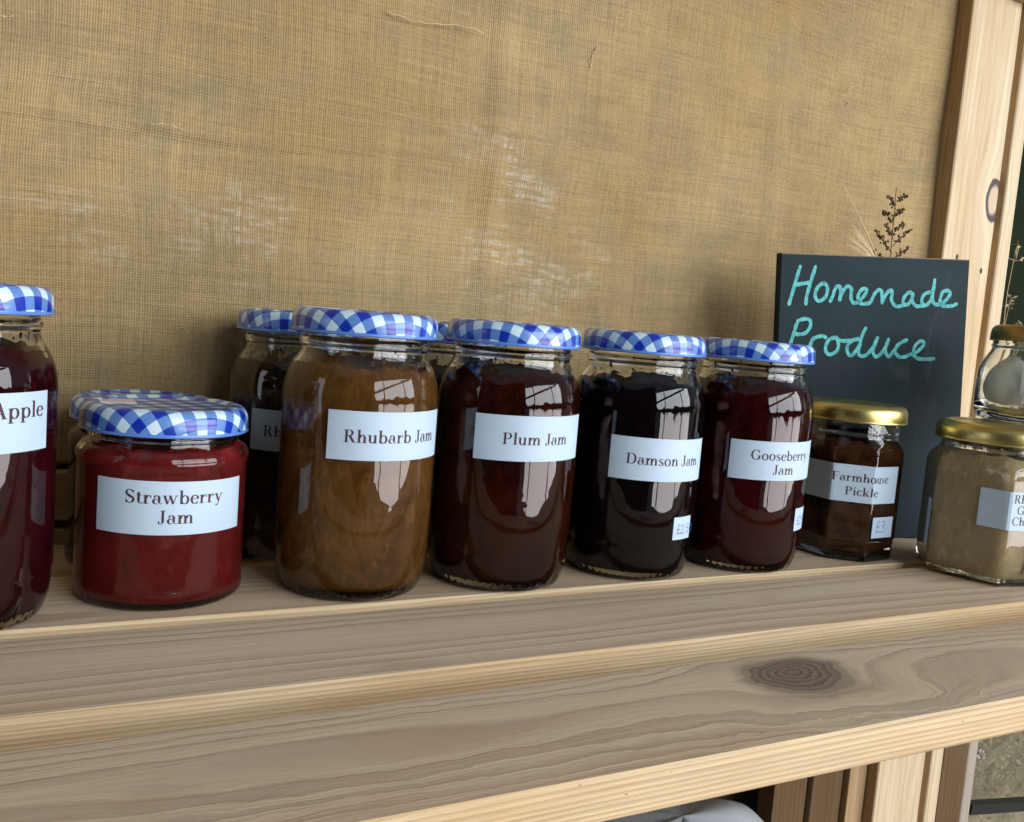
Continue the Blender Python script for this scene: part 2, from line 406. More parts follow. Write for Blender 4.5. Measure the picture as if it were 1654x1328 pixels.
M['seed_dark'] = plain('dark_seed_head', (.105, .062, .026), .8, noise=.4, nscale=300)
M['moss'] = plain('dried_grey_green_moss', (.23, .205, .125), .9, noise=.85, nscale=38)
M['petal'] = plain('dried_clover_petals', (.60, .54, .50), .8, noise=.25, nscale=300)
M['black_bar'] = plain('black_painted_bar', (.008, .010, .009), .5)
M['bag'] = plain('grey_plastic_bag', (.50, .55, .60), .36, noise=.08, nscale=14, coat=.3)
M['brown_card'] = plain('brown_card', (.24, .15, .09), .8)

import bmesh

# ------------------------------------------------------------------ lettering: a small bold book face drawn as pen strokes
def _arc(cx, cy, rx, ry, a0, a1, n=14):
    return [(cx + rx * math.cos(math.radians(a0 + (a1 - a0) * i / n)), cy + ry * math.sin(math.radians(a0 + (a1 - a0) * i / n))) for i in range(n + 1)]
TK, TN = .128, .036
def V(x, y0, y1, w=TK): return ('L', [(x, y0), (x, y1)], w)
def S(x, y, w, h=TN): return ('L', [(x - w / 2, y), (x + w / 2, y)], h)
def A(*a, **k): return ('A', _arc(*a), k.get('tk', TK), k.get('tn', TN))
def D(x0, y0, x1, y1, w): return ('L', [(x0, y0), (x1, y1)], w)
G = {
 'l': (.29, [V(.145, 0, .72), S(.145, .016, .25), S(.10, .704, .16)]),
 'h': (.59, [V(.14, 0, .72), S(.15, .016, .25), S(.10, .704, .15), A(.315, .27, .125, .17, 178, 0), V(.44, 0, .28), S(.44, .016, .23)]),
 'n': (.59, [V(.14, 0, .45), S(.15, .016, .25), S(.10, .436, .15), A(.315, .27, .125, .17, 178, 0), V(.44, 0, .28), S(.44, .016, .23)]),
 'm': (.88, [V(.14, 0, .45), S(.15, .016, .25), S(.10, .436, .15), A(.31, .27, .12, .17, 178, 0), V(.43, 0, .28), S(.43, .016, .22),
            A(.60, .27, .12, .17, 178, 0), V(.72, 0, .28), S(.72, .016, .22)]),
 'u': (.59, [V(.14, .16, .45), S(.10, .436, .15), A(.27, .17, .13, .16, 180, 330), V(.43, 0, .45), S(.39, .436, .15), S(.47, .016, .14)]),
 'r': (.44, [V(.14, 0, .45), S(.15, .016, .25), S(.10, .436, .15), A(.31, .28, .13, .155, 172, 62), ('L', [(.35, .375), (.415, .375)], .10)]),
 'a': (.51, [V(.355, .08, .33), A(.235, .32, .12, .12, 0, 150), ('L', [(.10, .345), (.165, .345)], .085), A(.21, .135, .13, .13, 62, 300), A(.43, .10, .075, .085, 180, 320, tk=.05)]),
 'e': (.48, [A(.25, .225, .175, .225, 8, 325), ('L', [(.10, .255), (.40, .255)], TN)]),
 'o': (.53, [A(.26, .225, .185, .225, 0, 360)]),
 'c': (.46, [A(.25, .225, .175, .225, 50, 322), ('L', [(.33, .36), (.395, .36)], .09)]),
 'b': (.57, [V(.13, 0, .72), S(.09, .704, .15), A(.30, .225, .17, .22, 150, -150)]),
 'p': (.58, [V(.14, -.20, .45), S(.10, .436, .15), S(.15, -.19, .26), A(.31, .225, .17, .22, 150, -150)]),
 'k': (.60, [V(.14, 0, .72), S(.15, .016, .25), S(.10, .704, .15), D(.18, .17, .44, .43, .04), D(.27, .26, .47, .02, .12), S(.45, .436, .19), S(.48, .016, .22)]),
 'i': (.30, [V(.145, 0, .45), S(.15, .016, .25), S(.10, .436, .15), ('L', [(.08, .62), (.20, .62)], .115)]),
 's': (.41, [A(.20, .335, .12, .10, 20, 230, tk=.09), A(.20, .12, .13, .11, 75, -165, tk=.11), D(.13, .29, .29, .17, .11)]),
 't': (.36, [V(.16, .10, .58), S(.18, .432, .28), A(.26, .11, .10, .10, 180, 330, tk=.08)]),
 'w': (.80, [D(.10, .45, .25, .01, .115), D(.25, .01, .39, .43, .04), D(.37, .45, .53, .01, .115), D(.53, .01, .67, .44, .04), S(.11, .436, .2), S(.38, .436, .2), S(.69, .436, .17)]),
 'y': (.55, [D(.12, .45, .29, .04, .12), D(.45, .44, .23, -.17, .045), S(.12, .436, .2), S(.46, .436, .17), ('L', [(.10, -.16), (.20, -.16)], .085)]),
 'g': (.52, [A(.23, .30, .14, .145, 0, 360, tk=.09), A(.24, -.07, .18, .11, 0, 360, tk=.06, tn=.05), D(.36, .40, .46, .43, .06), D(.15, .17, .14, .06, .06)]),
 'J': (.45, [V(.27, .08, .70), S(.27, .685, .27), A(.16, .09, .11, .10, 0, -170, tk=.07), ('L', [(.045, .10), (.12, .10)], .09)]),
 'S': (.56, [A(.27, .52, .17, .165, 20, 225, tk=.12), A(.27, .18, .19, .175, 62, -160, tk=.13), D(.16, .42, .37, .30, .14), V(.46, .49, .67, .035), V(.075, .02, .22, .035)]),
 'R': (.72, [V(.17, 0, .70), S(.17, .016, .28), S(.15, .684, .25), A(.33, .53, .16, .155, 92, -92), S(.25, .684, .20), S(.25, .375, .20), D(.35, .37, .56, .03, .13), S(.60, .016, .20)]),
 'P': (.64, [V(.17, 0, .70), S(.17, .016, .28), S(.15, .684, .25), A(.33, .51, .18, .175, 92, -92), S(.25, .684, .20), S(.25, .335, .20)]),
 'D': (.75, [V(.17, 0, .70), S(.22, .018, .32), S(.22, .682, .32), A(.36, .35, .27, .335, 88, -88)]),
 'G': (.76, [A(.37, .35, .29, .345, 42, 325), V(.60, .03, .30), S(.59, .295, .24), V(.60, .46, .67, .035)]),
 'F': (.64, [V(.17, 0, .70), S(.17, .016, .28), S(.30, .682, .50), V(.54, .53, .69, .035), S(.30, .36, .22), V(.41, .28, .44, .03)]),
 'C': (.70, [A(.37, .35, .29, .345, 45, 318), V(.60, .46, .67, .035)]),
 'A': (.72, [D(.12, .01, .35, .69, .045), D(.34, .70, .58, .01, .14), S(.32, .22, .30), S(.11, .016, .2), S(.59, .016, .25)]),
 ' ': (.26, []),
}
def text_width(t): return sum(G[c][0] for c in t)
def ribbon(pts, w):
    """pts list, w list -> left/right outlines"""
    L, R = [], []
    for i, p in enumerate(pts):
        a = pts[max(i - 1, 0)]; b = pts[min(i + 1, len(pts) - 1)]
        dx, dy = b[0] - a[0], b[1] - a[1]; l = math.hypot(dx, dy) or 1
        nx, ny = -dy / l, dx / l
        L.append((p[0] + nx * w[i] / 2, p[1] + ny * w[i] / 2)); R.append((p[0] - nx * w[i] / 2, p[1] - ny * w[i] / 2))
    return L, R
def lettering(name, lines, em, surf, parent, mat, lift=.00012):
    """lines = [(text, u_centre, baseline_v)], surf(u, v, off) -> point"""
    mb = MB(); k = 0
    for text, uc, v0 in lines:
        u = uc - text_width(text) * em / 2
        for ch in text:
            adv, st = G[ch]
            for s in st:
                k += 1
                if s[0] == 'L':
                    (x0, y0), (x1, y1) = s[1]; n = max(1, int(abs(x1 - x0) / .07))
                    pts = [(x0 + (x1 - x0) * i / n, y0 + (y1 - y0) * i / n) for i in range(n + 1)]; w = [s[2]] * (n + 1)
                else:
                    pts = s[1]; w = []
                    for i in range(len(pts)):
                        a = pts[max(i - 1, 0)]; b = pts[min(i + 1, len(pts) - 1)]
                        dx, dy = b[0] - a[0], b[1] - a[1]; l = math.hypot(dx, dy) or 1
                        w.append(s[3] + (s[2] - s[3]) * (abs(dy) / l) ** 1.6)
                L, R = ribbon(pts, w); off = lift + (k % 12) * 2.5e-6
                vs = [surf(u + x * em, v0 + y * em, off) for x, y in L] + [surf(u + x * em, v0 + y * em, off) for x, y in R]
                m_ = len(pts)
                mb.add(vs, [(i, m_ + i, m_ + i + 1, i + 1) for i in range(m_ - 1)])
            u += adv * em
    return mb.build(name, mat, parent)
def smooth_path(pts, sub=5):
    P = [Vector((*p, 0)) for p in pts]; out = []
    for i in range(len(P) - 1):
        p0, p1, p2, p3 = P[max(i - 1, 0)], P[i], P[i + 1], P[min(i + 2, len(P) - 1)]
        for j in range(sub):
            t = j / sub
            q = .5 * ((2 * p1) + (p2 - p0) * t + (2 * p0 - 5 * p1 + 4 * p2 - p3) * t * t + (3 * p1 - p0 - 3 * p2 + p3) * t ** 3)
            out.append((q.x, q.y))
    out.append(tuple(pts[-1])); return out
def pen_strokes(name, strokes, width, surf, parent, mat, lift=.0002, taper=.25, jit=.0):
    mb = MB()
    for k, st in enumerate(strokes):
        p = smooth_path(st); n = len(p); w = []
        for i in range(n):
            e = min(i, n - 1 - i); w.append(width * (1 - taper * .4 * math.sin(i * .9 + k)) )
        L, R = ribbon(p, w); off = lift + (k % 14) * 3e-6
        vs = [surf(x, y, off) for x, y in L] + [surf(x, y, off) for x, y in R]
        mb.add(vs, [(i, n + i, n + i + 1, i + 1) for i in range(n - 1)])
        for (cx, cy, ww) in ((*p[0], w[0]), (*p[-1], w[-1])):   # round nib ends
            vs = [surf(cx, cy, off + 1.5e-6)] + [surf(cx + ww / 2 * math.cos(a * math.pi / 6), cy + ww / 2 * math.sin(a * math.pi / 6), off + 1.5e-6) for a in range(12)]
            mb.add(vs, [(0, 1 + a, 1 + (a + 1) % 12) for a in range(12)])
    return mb.build(name, mat, parent)

# ------------------------------------------------------------------ the setting
mb = MB(); mb.box(-3, 4, -3, 3.0, -.96, -.92); tag(mb.build('floor', M['dark']), None, None, kind='structure')
mb = MB(); mb.box(-2.0, .15, -1.75, -1.70, -.92, 1.9); mb.box(-2.05, -2.0, -1.75, 2.2, -.92, 1.9); tag(mb.build('added_dark_wall', M['dark']), None, None, kind='structure')  # unseen wall added to block world light and darken the jar reflections
mb = MB(); mb.box(-3, 4, 2.2, 2.26, -.92, 1.8); tag(mb.build('back_wall', M['hedge']), None, None, kind='structure')

# ------------------------------------------------------------------ the shelving unit
SB = Vector((.2, .40, -.92))
shelf = thing('shelving_unit', 'slatted pine shelving unit with knotty upright, carrying the row of jars', 'shelving', SB)
def sp(o):
    o.parent = shelf; o.location = -SB; return o
E_FRESH = M['slat_edge']
def slat(y0, y1, z1, x0, x1, seed, knots=(), pith=-.035, th=.0150, pc=.5, late=.8, rings=160):
    top = wood('pine_slat_top', TOP_E, TOP_L, 'x', (y0 + (y1 - y0) * pc, z1 + pith), rings, .006, seed, knots, grey=.45, latew=late, fine=.7)
    mb = MB(); mb.box(x0, x1, y0, y1, z1 - th, z1, bev=.0011, mtop=1)
    return sp(mb.build('slat', None, None, mats=[E_FRESH, top]))
slat(.3942, .4640, 0, -.75, 1.05, 21, pc=.2, pith=-.03, rings=250)
slat(.3130, .3842, 0, -.75, 1.05, 22, pc=.55, pith=-.02)
slat(.2207, .2908, 0, -.75, 1.05, 23, knots=((.3750, .2480, .055, .016, 1), (.1050, .2600, .060, .012, 1), (.2830, .2655, .034, .0195),), pc=.45, pith=-.011, rings=165)
slat(.4900, .5375, -.004, -.75, .672, 24, pc=.4)
for k, (a, b) in enumerate(((.2207, .2908), (.3130, .3842), (.3942, .464), (.4765, .536))):   # the shelf above, over the frame
    slat(a, b, .56, -.75, 1.05, 30 + k)
# grooved upright
def upright(x0, z0, z1, name='post'):
    yf, yb, xg0, xg1, x1 = .5345, .5900, x0 + .0601, x0 + .0688, x0 + .0848
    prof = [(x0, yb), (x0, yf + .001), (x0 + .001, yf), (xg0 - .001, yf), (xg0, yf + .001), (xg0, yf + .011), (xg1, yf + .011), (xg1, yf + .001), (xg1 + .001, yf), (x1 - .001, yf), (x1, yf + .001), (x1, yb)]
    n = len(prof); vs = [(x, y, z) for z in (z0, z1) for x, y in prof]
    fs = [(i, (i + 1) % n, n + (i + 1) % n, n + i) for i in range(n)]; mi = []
    for i in range(n): mi.append(1 if i in (0, 5) else 0)  # left side and groove floor get the darker pine, their shade painted in
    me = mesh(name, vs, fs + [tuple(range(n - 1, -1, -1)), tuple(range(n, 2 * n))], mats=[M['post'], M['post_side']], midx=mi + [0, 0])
    return sp(me)
upright(.6759, -.92, .56); upright(-.85, -.92, .56)
mb = MB(); mb.box(.722, .80, .520, .5335, .425, .47, .001); sp(mb.build('crosspiece', M['post_side']))
mb = MB(); mb.box(-.76, .6745, .5385, .5500, .0085, .0340, .0008); sp(mb.build('back_rail', M['rail']))
mb = MB(); mb.box(-.76, .6745, .5395, .5480, -.030, .0035, .0008); sp(mb.build('back_rail', M['rail']))
mb = MB(); mb.box(-.76, .6745, .5575, .5650, -.08, .12, .0008); sp(mb.build('back_rail', M['board_brown']))
for (x, z) in ((.6935, .2125), (.7260, .204), (.7155, -.215), (.739, -.205)):
    mb = MB(); mb.blob((x, .5348, z), .0022, n=6, sq=(1, .35, 1.2)); sp(mb.build('nail', M['black_bar'], smooth=True))
# boards of the side frame under the shelf
mb_specs = ((.571, .608, .55, 'post_side'), (.6150, .651, .55, 'post_side'), (.6535, .6745, .545, 'rail'))
mb_specs = tuple((a, b_, c_, 'board_brown' if m_ == 'post_side' else 'post_side') for a, b_, c_, m_ in mb_specs)
for x0, x1, y, m_ in mb_specs:
    mb = MB(); mb.box(x0, x1, y, y + .018, -.92, -.03, .0008); sp(mb.build('side_board', M[m_]))
mb = MB(); mb.box(.6090, .6125, .556, .558, -.92, -.03); sp(mb.build('edge_strip', M['egg']))
mb = MB(); mb.box(.786, .822, .552, .60, -.92, -.03, .0008); sp(mb.build('side_board', M['board_brown']))

# ------------------------------------------------------------------ hessian sheet
nx, nz = 300, 200; vs = []; uvs = []
for j in range(nz + 1):
    for i in range(nx + 1):
        x = -.85 + (1.5262) * i / nx; z = .036 + (.60 - .036) * j / nz
        y = .5515 + .0035 * math.sin(x * 9 + 1.2 * math.sin(z * 5)) * (.3 + z) + .0022 * math.sin(x * 23 + z * 6) + .0012 * math.sin(z * 31 + x * 7) - .0022 * math.exp(-((x - .268) / .005) ** 2) - .0018 * math.exp(-((x - .497) / .008) ** 2)
        zc = .2190 + max(0, x - .13) * .15; y += (-.0012 * math.exp(-((z - zc) / .0022) ** 2) + .0010 * math.exp(-((z - zc + .005) / .003) ** 2)) * max(0, min(1, (.24 - x) / .05)) * max(0, min(1, (x + .2) / .1))
        vs.append((x, y, z))
fs = [(j * (nx + 1) + i, j * (nx + 1) + i + 1, (j + 1) * (nx + 1) + i + 1, (j + 1) * (nx + 1) + i) for j in range(nz) for i in range(nx)]
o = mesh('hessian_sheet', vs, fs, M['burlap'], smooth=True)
md = o.modifiers.new('thickness', 'SOLIDIFY'); md.thickness = .0012; md.offset = 1
sheet = o
def loose_thread(pts, r=.00035):
    m_ = MB(); m_.tube([Vector((x, .5462 + .0015 * math.sin(k * 2.1), z)) for k, (x, z) in enumerate(smooth_path(pts, 4))], r, 5); m_.build('loose_thread', M['straw_dry'], sheet, smooth=True)
SHEET_THREADS = [[(.189, .3045), (.205, .3030), (.2185, .3040), (.235, .3065), (.2515, .3054)], [(.5590, .3240), (.5610, .3275), (.5655, .3300), (.5690, .3330)], [(.560, .318), (.5615, .3165), (.560, .315)],
                 [(.062, .2200), (.070, .2212), (.078, .2195)], [(.40, .262), (.404, .266), (.403, .271)], [(-.02, .262), (-.012, .2600), (-.004, .2612)], [(.33, .30), (.331, .308), (.334, .314)]]
tag(o, 'brown hessian sheet stretched behind the shelf, light through its weave painted pale in places', 'fabric')

for p_ in SHEET_THREADS: loose_thread(p_)

# ------------------------------------------------------------------ jars
def lathe_data(name, prof, seg=128, rfun=None, close=False, uv_s=False, mats=(), midx=None):
    """prof [(r, z, w)], rfun(theta, r, z, w) -> r ; first and last at r=0 collapse to fans"""
    vs = []; fs = []; rings = []; uvs = []; s = 0; mi = []
    for i, p in enumerate(prof):
        r, z = p[0], p[1]; w = p[2] if len(p) > 2 else 0
        if i: s += math.hypot(r - prof[i - 1][0], z - prof[i - 1][1])
        if r < 1e-7:
            rings.append([len(vs)]); vs.append((0, 0, z)); uvs.append((0, 0)); continue
        idx = []
        for k in range(seg):
            t = 2 * math.pi * k / seg; rr = rfun(t, r, z, w) if rfun else r
            idx.append(len(vs)); vs.append((rr * math.cos(t), rr * math.sin(t), z)); uvs.append((s * math.cos(t), s * math.sin(t)))
        rings.append(idx)
    n = len(rings)
    for i in range(n if close else n - 1):
        a, b = rings[i], rings[(i + 1) % n]
        m_ = midx[i] if midx else 0
        for k in range(seg):
            k2 = (k + 1) % seg
            if len(a) == 1 and len(b) == 1: continue
            if len(a) == 1: fs.append((a[0], b[k2], b[k]))
            elif len(b) == 1: fs.append((a[k], a[k2], b[0]))
            else: fs.append((a[k], a[k2], b[k2], b[k]))
            mi.append(m_)
    me = bpy.data.meshes.new(name); me.from_pydata(vs, [], fs)
    for m_ in mats: me.materials.append(m_)
    if midx: me.polygons.foreach_set('material_index', mi)
    if uv_s:
        uv = me.uv_layers.new(name="UVMap"); li = np.zeros(len(me.loops), dtype=np.int32); me.loops.foreach_get('vertex_index', li)
        uv.data.foreach_set('uv', np.asarray(uvs, dtype=np.float32)[li].ravel())
    me.polygons.foreach_set('use_smooth', [True] * len(me.polygons)); me.update()
    return me
def put(name, me, parent, loc=(0, 0, 0), rz=0):
    o = bpy.data.objects.new(name, me); COL.objects.link(o); o.parent = parent; o.location = loc; o.rotation_euler = (0, 0, rz); return o

def poly(k, rot, p=34):
    th = [rot + 2 * math.pi * i / k for i in range(k)]
    def f(t):
        return sum(max(0.0, math.cos(t - a)) ** p for a in th) ** (-1.0 / p)
    return f
def interp(prof, z):
    pts = sorted(prof, key=lambda q: q[1])
    for a, b in zip(pts, pts[1:]):
        if a[1] <= z <= b[1]:
            f = (z - a[1]) / max(1e-9, b[1] - a[1]); return a[0] + (b[0] - a[0]) * f, (a[2] if len(a) > 2 else 0) + ((b[2] if len(b) > 2 else 0) - (a[2] if len(a) > 2 else 0)) * f
    return pts[-1][0], 0
mmf = lambda L: [tuple(v * .001 if i < 2 else v for i, v in enumerate(q)) for q in L]

class Kind: pass
def jar_kind(outer, inner, neck_r, H, lid_r, lid_h, pf=None, seg=160, stipple=True):
    K = Kind(); K.H = H; K.pf = pf; K.outer = mmf(outer); K.inner = mmf(inner); K.seg = seg
    def rf(t, r, z, w):
        q = r
        if pf and w > 0: q = r * ((1 - w) + w * pf(t))
        if stipple and .0012 < z < .0042: q += .00018 * math.sin(52 * t)
        return q
    K.rf = rf
    K.glass = lathe_data('jar_glass_mesh', K.outer + K.inner[::-1], seg, rf, mats=[M['glass']])
    # lid: domed edge, raised ring on top, rolled lower rim; uv = distance run from the centre, as printed flat
    R = lid_r; t = H
    lp = [(0, t - .0012), (R * .70, t - .0012), (R * .76, t - .0010), (R * .80, t), (R * .87, t), (R * .925, t - .0007), (R * .962, t - .0020), (R * .984, t - .0036),
          (R * .992, t - .0056), (R * .997, t - lid_h + .0013), (R * .993, t - lid_h + .0009), (R, t - lid_h + .0006), (R + .0002, t - lid_h + .0003), (R - .0004, t - lid_h - .0002),
          (R - .0016, t - lid_h), (R - .0017, t - lid_h + .003), (R - .0025, t - .0065), (R - .005, t - .0036), (0, t - .0030)]
    mi = [0] * 9 + [1] * 4 + [2] * 5
    K.lidp = (lp, mi)
    return K
_lid_cache = {}
def lid_mesh(K, mats):
    key = (id(K), tuple(m.name for m in mats))
    if key not in _lid_cache: _lid_cache[key] = lathe_data('lid_mesh', K.lidp[0], 128, uv_s=True, mats=mats, midx=K.lidp[1])
    return _lid_cache[key]
def content_mesh(K, fill, mat, wob=.0004, seedk=0):
    pr = [q for q in K.inner if q[1] < fill - .0006]
    rr, w = interp(K.inner, fill)
    pts = [(max(0, q[0] + (.0008 if q[0] > 1e-6 else 0)), q[1] - .0007, q[2] if len(q) > 2 else 0) for q in pr]
    pts += [(rr + .0008, fill - .0004, w), (rr + .0007, fill + .0003, w), (rr - .0012, fill - .0002, w), (rr * .85, fill - .0012, w * .9), (rr * .5, fill - .0014, 0), (0, fill - .0013, 0)]
    def rf(t, r, z, w):
        q = r * ((1 - w) + w * K.pf(t)) if (K.pf and w > 0) else r
        return q
    me = lathe_data('contents_mesh', pts, 96, rf, mats=[mat])
    for v in me.vertices:
        if v.co.z > fill - .003:
            a_ = math.atan2(v.co.y, v.co.x); v.co.z += .0005 * math.sin(17 * a_ + seedk * 3) + .0003 * math.sin(31 * a_ + seedk)
            v.co.z += wob * 2 * math.sin(5 * a_ + seedk) + wob * math.sin(11 * a_ + 2 * seedk)
    # smears and drips left on the inside of the glass above the filling
    bm = bmesh.new(); bm.from_mesh(me); rr_ = random.Random(int(fill * 1e5) + seedk)
    for q in range(70):
        z = fill + .0005 + abs(rr_.gauss(0, .0045)); a_ = rr_.uniform(0, 2 * math.pi)
        if z > fill + .014: continue
        r_, w_ = interp(K.inner, z); r_ -= .0001
        s_ = rr_.uniform(.00025, .0009)
        mt = Matrix.Translation((r_ * math.cos(a_), r_ * math.sin(a_), z)) @ Matrix.Rotation(a_, 4, 'Z') @ Matrix.Diagonal((.35, 1, rr_.uniform(.8, 2.6), 1))
        bmesh.ops.create_icosphere(bm, subdivisions=1, radius=s_, matrix=mt)
    bm.to_mesh(me); bm.free()
    me.polygons.foreach_set('use_smooth', [True] * len(me.polygons))
    return me
def surf_on(K, z_ref, theta0):
    """surface map: u metres round the jar from theta0 (towards +theta), v height, off outward"""
    R0, w0 = interp(K.outer, z_ref)
    N = 1440; ths = [theta0 + 2 * math.pi * i / N for i in range(-N // 2, N // 2 + 1)]
    P = [(K.rf(t, R0, z_ref, w0) * math.cos(t), K.rf(t, R0, z_ref, w0) * math.sin(t)) for t in ths]
    s = [0]
    for a, b in zip(P, P[1:]): s.append(s[-1] + math.hypot(b[0] - a[0], b[1] - a[1]))
    s0 = s[N // 2]; s = np.array(s) - s0; PX = np.array([p[0] for p in P]); PY = np.array([p[1] for p in P])
    def f(u, v, off):
        x = float(np.interp(u, s, PX)); y = float(np.interp(u, s, PY))
        x2 = float(np.interp(u + .0004, s, PX)) - float(np.interp(u - .0004, s, PX)); y2 = float(np.interp(u + .0004, s, PY)) - float(np.interp(u - .0004, s, PY))
        l = math.hypot(x2, y2) or 1
        return (x + y2 / l * off, y - x2 / l * off, v)
    return f
def patch(name, surf, u0, u1, v0, v1, mat, parent, off=.00022, th=.0001, skew=0.0, curl=0.0):
    nu = max(4, int((u1 - u0) / .0016)); vs = []; n = nu + 1
    for o_ in (off, off - th):
        for vi in (0, 1):
            for i in range(n):
                u = u0 + (u1 - u0) * i / nu
                e = curl * max(0, abs(2 * i / nu - 1) - .9) / .1
                vs.append(surf(u, (v0 if vi == 0 else v1) + skew * (u - u0), o_ + e))
    f = []
    for i in range(nu):
        f.append((i, i + 1, n + i + 1, n + i)); f.append((2 * n + i, 3 * n + i, 3 * n + i + 1, 2 * n + i + 1))
        f.append((i, 2 * n + i, 2 * n + i + 1, i + 1)); f.append((n + i, n + i + 1, 3 * n + i + 1, 3 * n + i))
    f += [(0, n, 3 * n, 2 * n), (n - 1, 3 * n - 1, 4 * n - 1, 2 * n - 1)]
    return mesh(name, vs, f, mat, parent=parent)

# tall one-pound jar
tall_out = [(0, 1.6), (20, 1.4), (25.5, .5), (28.2, 0), (30.2, .3), (31.8, 1.3), (33.1, 3.0), (34.2, 5.6), (35.0, 8.6), (35.6, 12), (35.95, 16), (36.05, 19.2), (36.25, 20.0), (36.5, 20.7),
            (36.5, 40), (36.5, 60), (36.5, 80), (36.5, 91), (36.3, 94.5), (35.8, 98), (34.9, 101.5), (33.7, 104.5), (32.3, 107.2), (31.0, 109.3), (30.1, 111), (29.6, 112.6), (29.5, 114),
            (29.9, 115.1), (30.5, 115.9), (30.5, 117.0), (29.8, 117.9), (29.4, 119.2), (29.3, 123), (29.2, 127.0), (28.6, 127.8)]
tall_in = [(0, 5.2), (18, 5.4), (25, 6.2), (29.2, 8.0), (31.8, 11.0), (33.2, 15), (33.9, 20), (34.2, 27), (34.2, 60), (34.2, 91), (33.9, 95), (33.2, 99), (32.0, 102.6), (30.4, 105.8), (28.8, 108.4), (27.8, 110.6),
           (27.4, 113), (27.4, 123), (27.4, 127.0), (27.9, 127.8)]
TALL = jar_kind(tall_out, tall_in, 29.3, .1313, .0342, .0108, seg=208)
# squat jar
sq_out = [(0, 1.4), (24, 1.2), (30, .3), (32, 0), (33.8, .5), (35.0, 1.8), (35.6, 3.6), (35.75, 6), (35.6, 8.2), (35.4, 9.2), (35.4, 30), (35.4, 55), (35.5, 59.5), (36.0, 60.6), (36.2, 62), (36.0, 64), (35.3, 65.8), (34.0, 67.2),
          (32.6, 68.1), (31.6, 69.0), (31.2, 70), (31.6, 70.8), (31.9, 71.4), (31.6, 72.2), (30.9, 73), (30.8, 76), (30.6, 82.0), (30.0, 82.7)]
sq_in = [(0, 3.2), (22, 3.3), (30, 3.8), (33, 5.2), (34.0, 8), (34.1, 16), (34.1, 40), (34.1, 60), (33.4, 63), (31.6, 65.3), (30.2, 67), (29.4, 68.6), (29.0, 70.5), (28.9, 76), (28.9, 82), (29.4, 82.7)]
SQUAT = jar_kind(sq_out, sq_in, 30.8, .0845, .0354, .0110, seg=208)
# eight-sided pickle jar
pf8 = poly(8, math.radians(-131), 110)
oct_out = [(0, 1.4, 1), (18, 1.2, 1), (25, .3, 1), (26.6, 0, 1), (28.4, .6, 1), (29.3, 2.2, 1), (29.5, 4.5, 1), (29.6, 8, 1), (29.6, 11.0, 1), (30.3, 12.0, 1), (30.4, 14, 1), (30.4, 40, 1), (30.4, 66, 1), (30.4, 68.5, 1), (30.0, 70.5, .9), (29.4, 72.6, .7), (28.6, 74.8, .4),
           (28.0, 76.8, .15), (27.8, 78.6, 0), (28.3, 79.6, 0), (28.3, 80.6, 0), (27.7, 81.6, 0), (27.6, 88, 0), (27.4, 94.6, 0), (26.8, 95.3, 0)]
oct_in = [(0, 4.2, 1), (17, 4.4, 1), (23.5, 5.2, 1), (26.4, 7.4, 1), (27.6, 10.5, 1), (28.2, 14, 1), (28.2, 40, 1), (28.2, 66, 1), (28.0, 69, 1), (27.6, 71, .85), (27.0, 73, .6), (26.3, 75, .3), (25.9, 77, .1), (25.7, 79, 0), (25.7, 88, 0), (25.7, 94.6, 0), (26.2, 95.3, 0)]
OCT = jar_kind(oct_out, oct_in, 27.6, .0972, .0318, .0108, pf=pf8, seg=192, stipple=False)
# six-sided chutney jar
pf6 = poly(6, math.radians(-132.7 + 30), 70)
hex_out = [(0, 1.4, 1), (22, 1.2, 1), (30.5, .3, 1), (32.2, 0, 1), (34.4, .6, 1), (35.9, 2.2, 1), (36.6, 5, 1), (36.9, 9, 1), (37.0, 12, 1), (37.0, 40, 1), (37.0, 62, 1), (36.9, 66, 1), (36.2, 69.5, .9), (35.2, 72.4, .65), (34.0, 74.8, .35),
           (33.0, 76.4, .12), (32.5, 77.6, 0), (32.9, 78.6, 0), (33.0, 79.4, 0), (32.3, 80.4, 0), (32.1, 84, 0), (31.8, 90.0, 0), (31.2, 90.6, 0)]
hex_in = [(0, 4.6, 1), (21, 4.8, 1), (30, 5.6, 1), (33, 8, 1), (34.4, 12, 1), (34.8, 17, 1), (34.8, 40, 1), (34.8, 62, 1), (34.4, 66.5, 1), (33.6, 69.5, .85), (32.6, 72, .6), (31.6, 74.4, .3), (30.8, 76.4, .1), (30.4, 78, 0), (30.2, 84, 0), (30.2, 90, 0), (30.7, 90.6, 0)]
HEX = jar_kind(hex_out, hex_in, 32, .0928, .0368, .0108, pf=pf6, seg=192, stipple=False)
# small squat jar holding eggs
egg_out = [(0, 1.4), (24, 1.2), (29.5, .3), (31, 0), (33, .6), (34.6, 2.2), (35.4, 5), (35.8, 10), (36.0, 20), (36.0, 27), (35.5, 32), (34.2, 36.5), (32.2, 40.2), (30.4, 42.8), (29.4, 44.8), (29.2, 46), (29.8, 46.9), (29.8, 47.8), (29.1, 48.6), (29.0, 52), (28.8, 58), (28.2, 58.6)]
egg_in = [(0, 4.2), (24, 4.4), (30, 5.6), (33, 8.5), (34.0, 13), (34.2, 20), (34.2, 27), (33.7, 31.5), (32.4, 35.6), (30.4, 39), (28.6, 41.8), (27.4, 44.4), (27.2, 48), (27.1, 58), (27.6, 58.6)]
EGGJ = jar_kind(egg_out, egg_in, 29, .0605, .0312, .0100, seg=160, stipple=False)

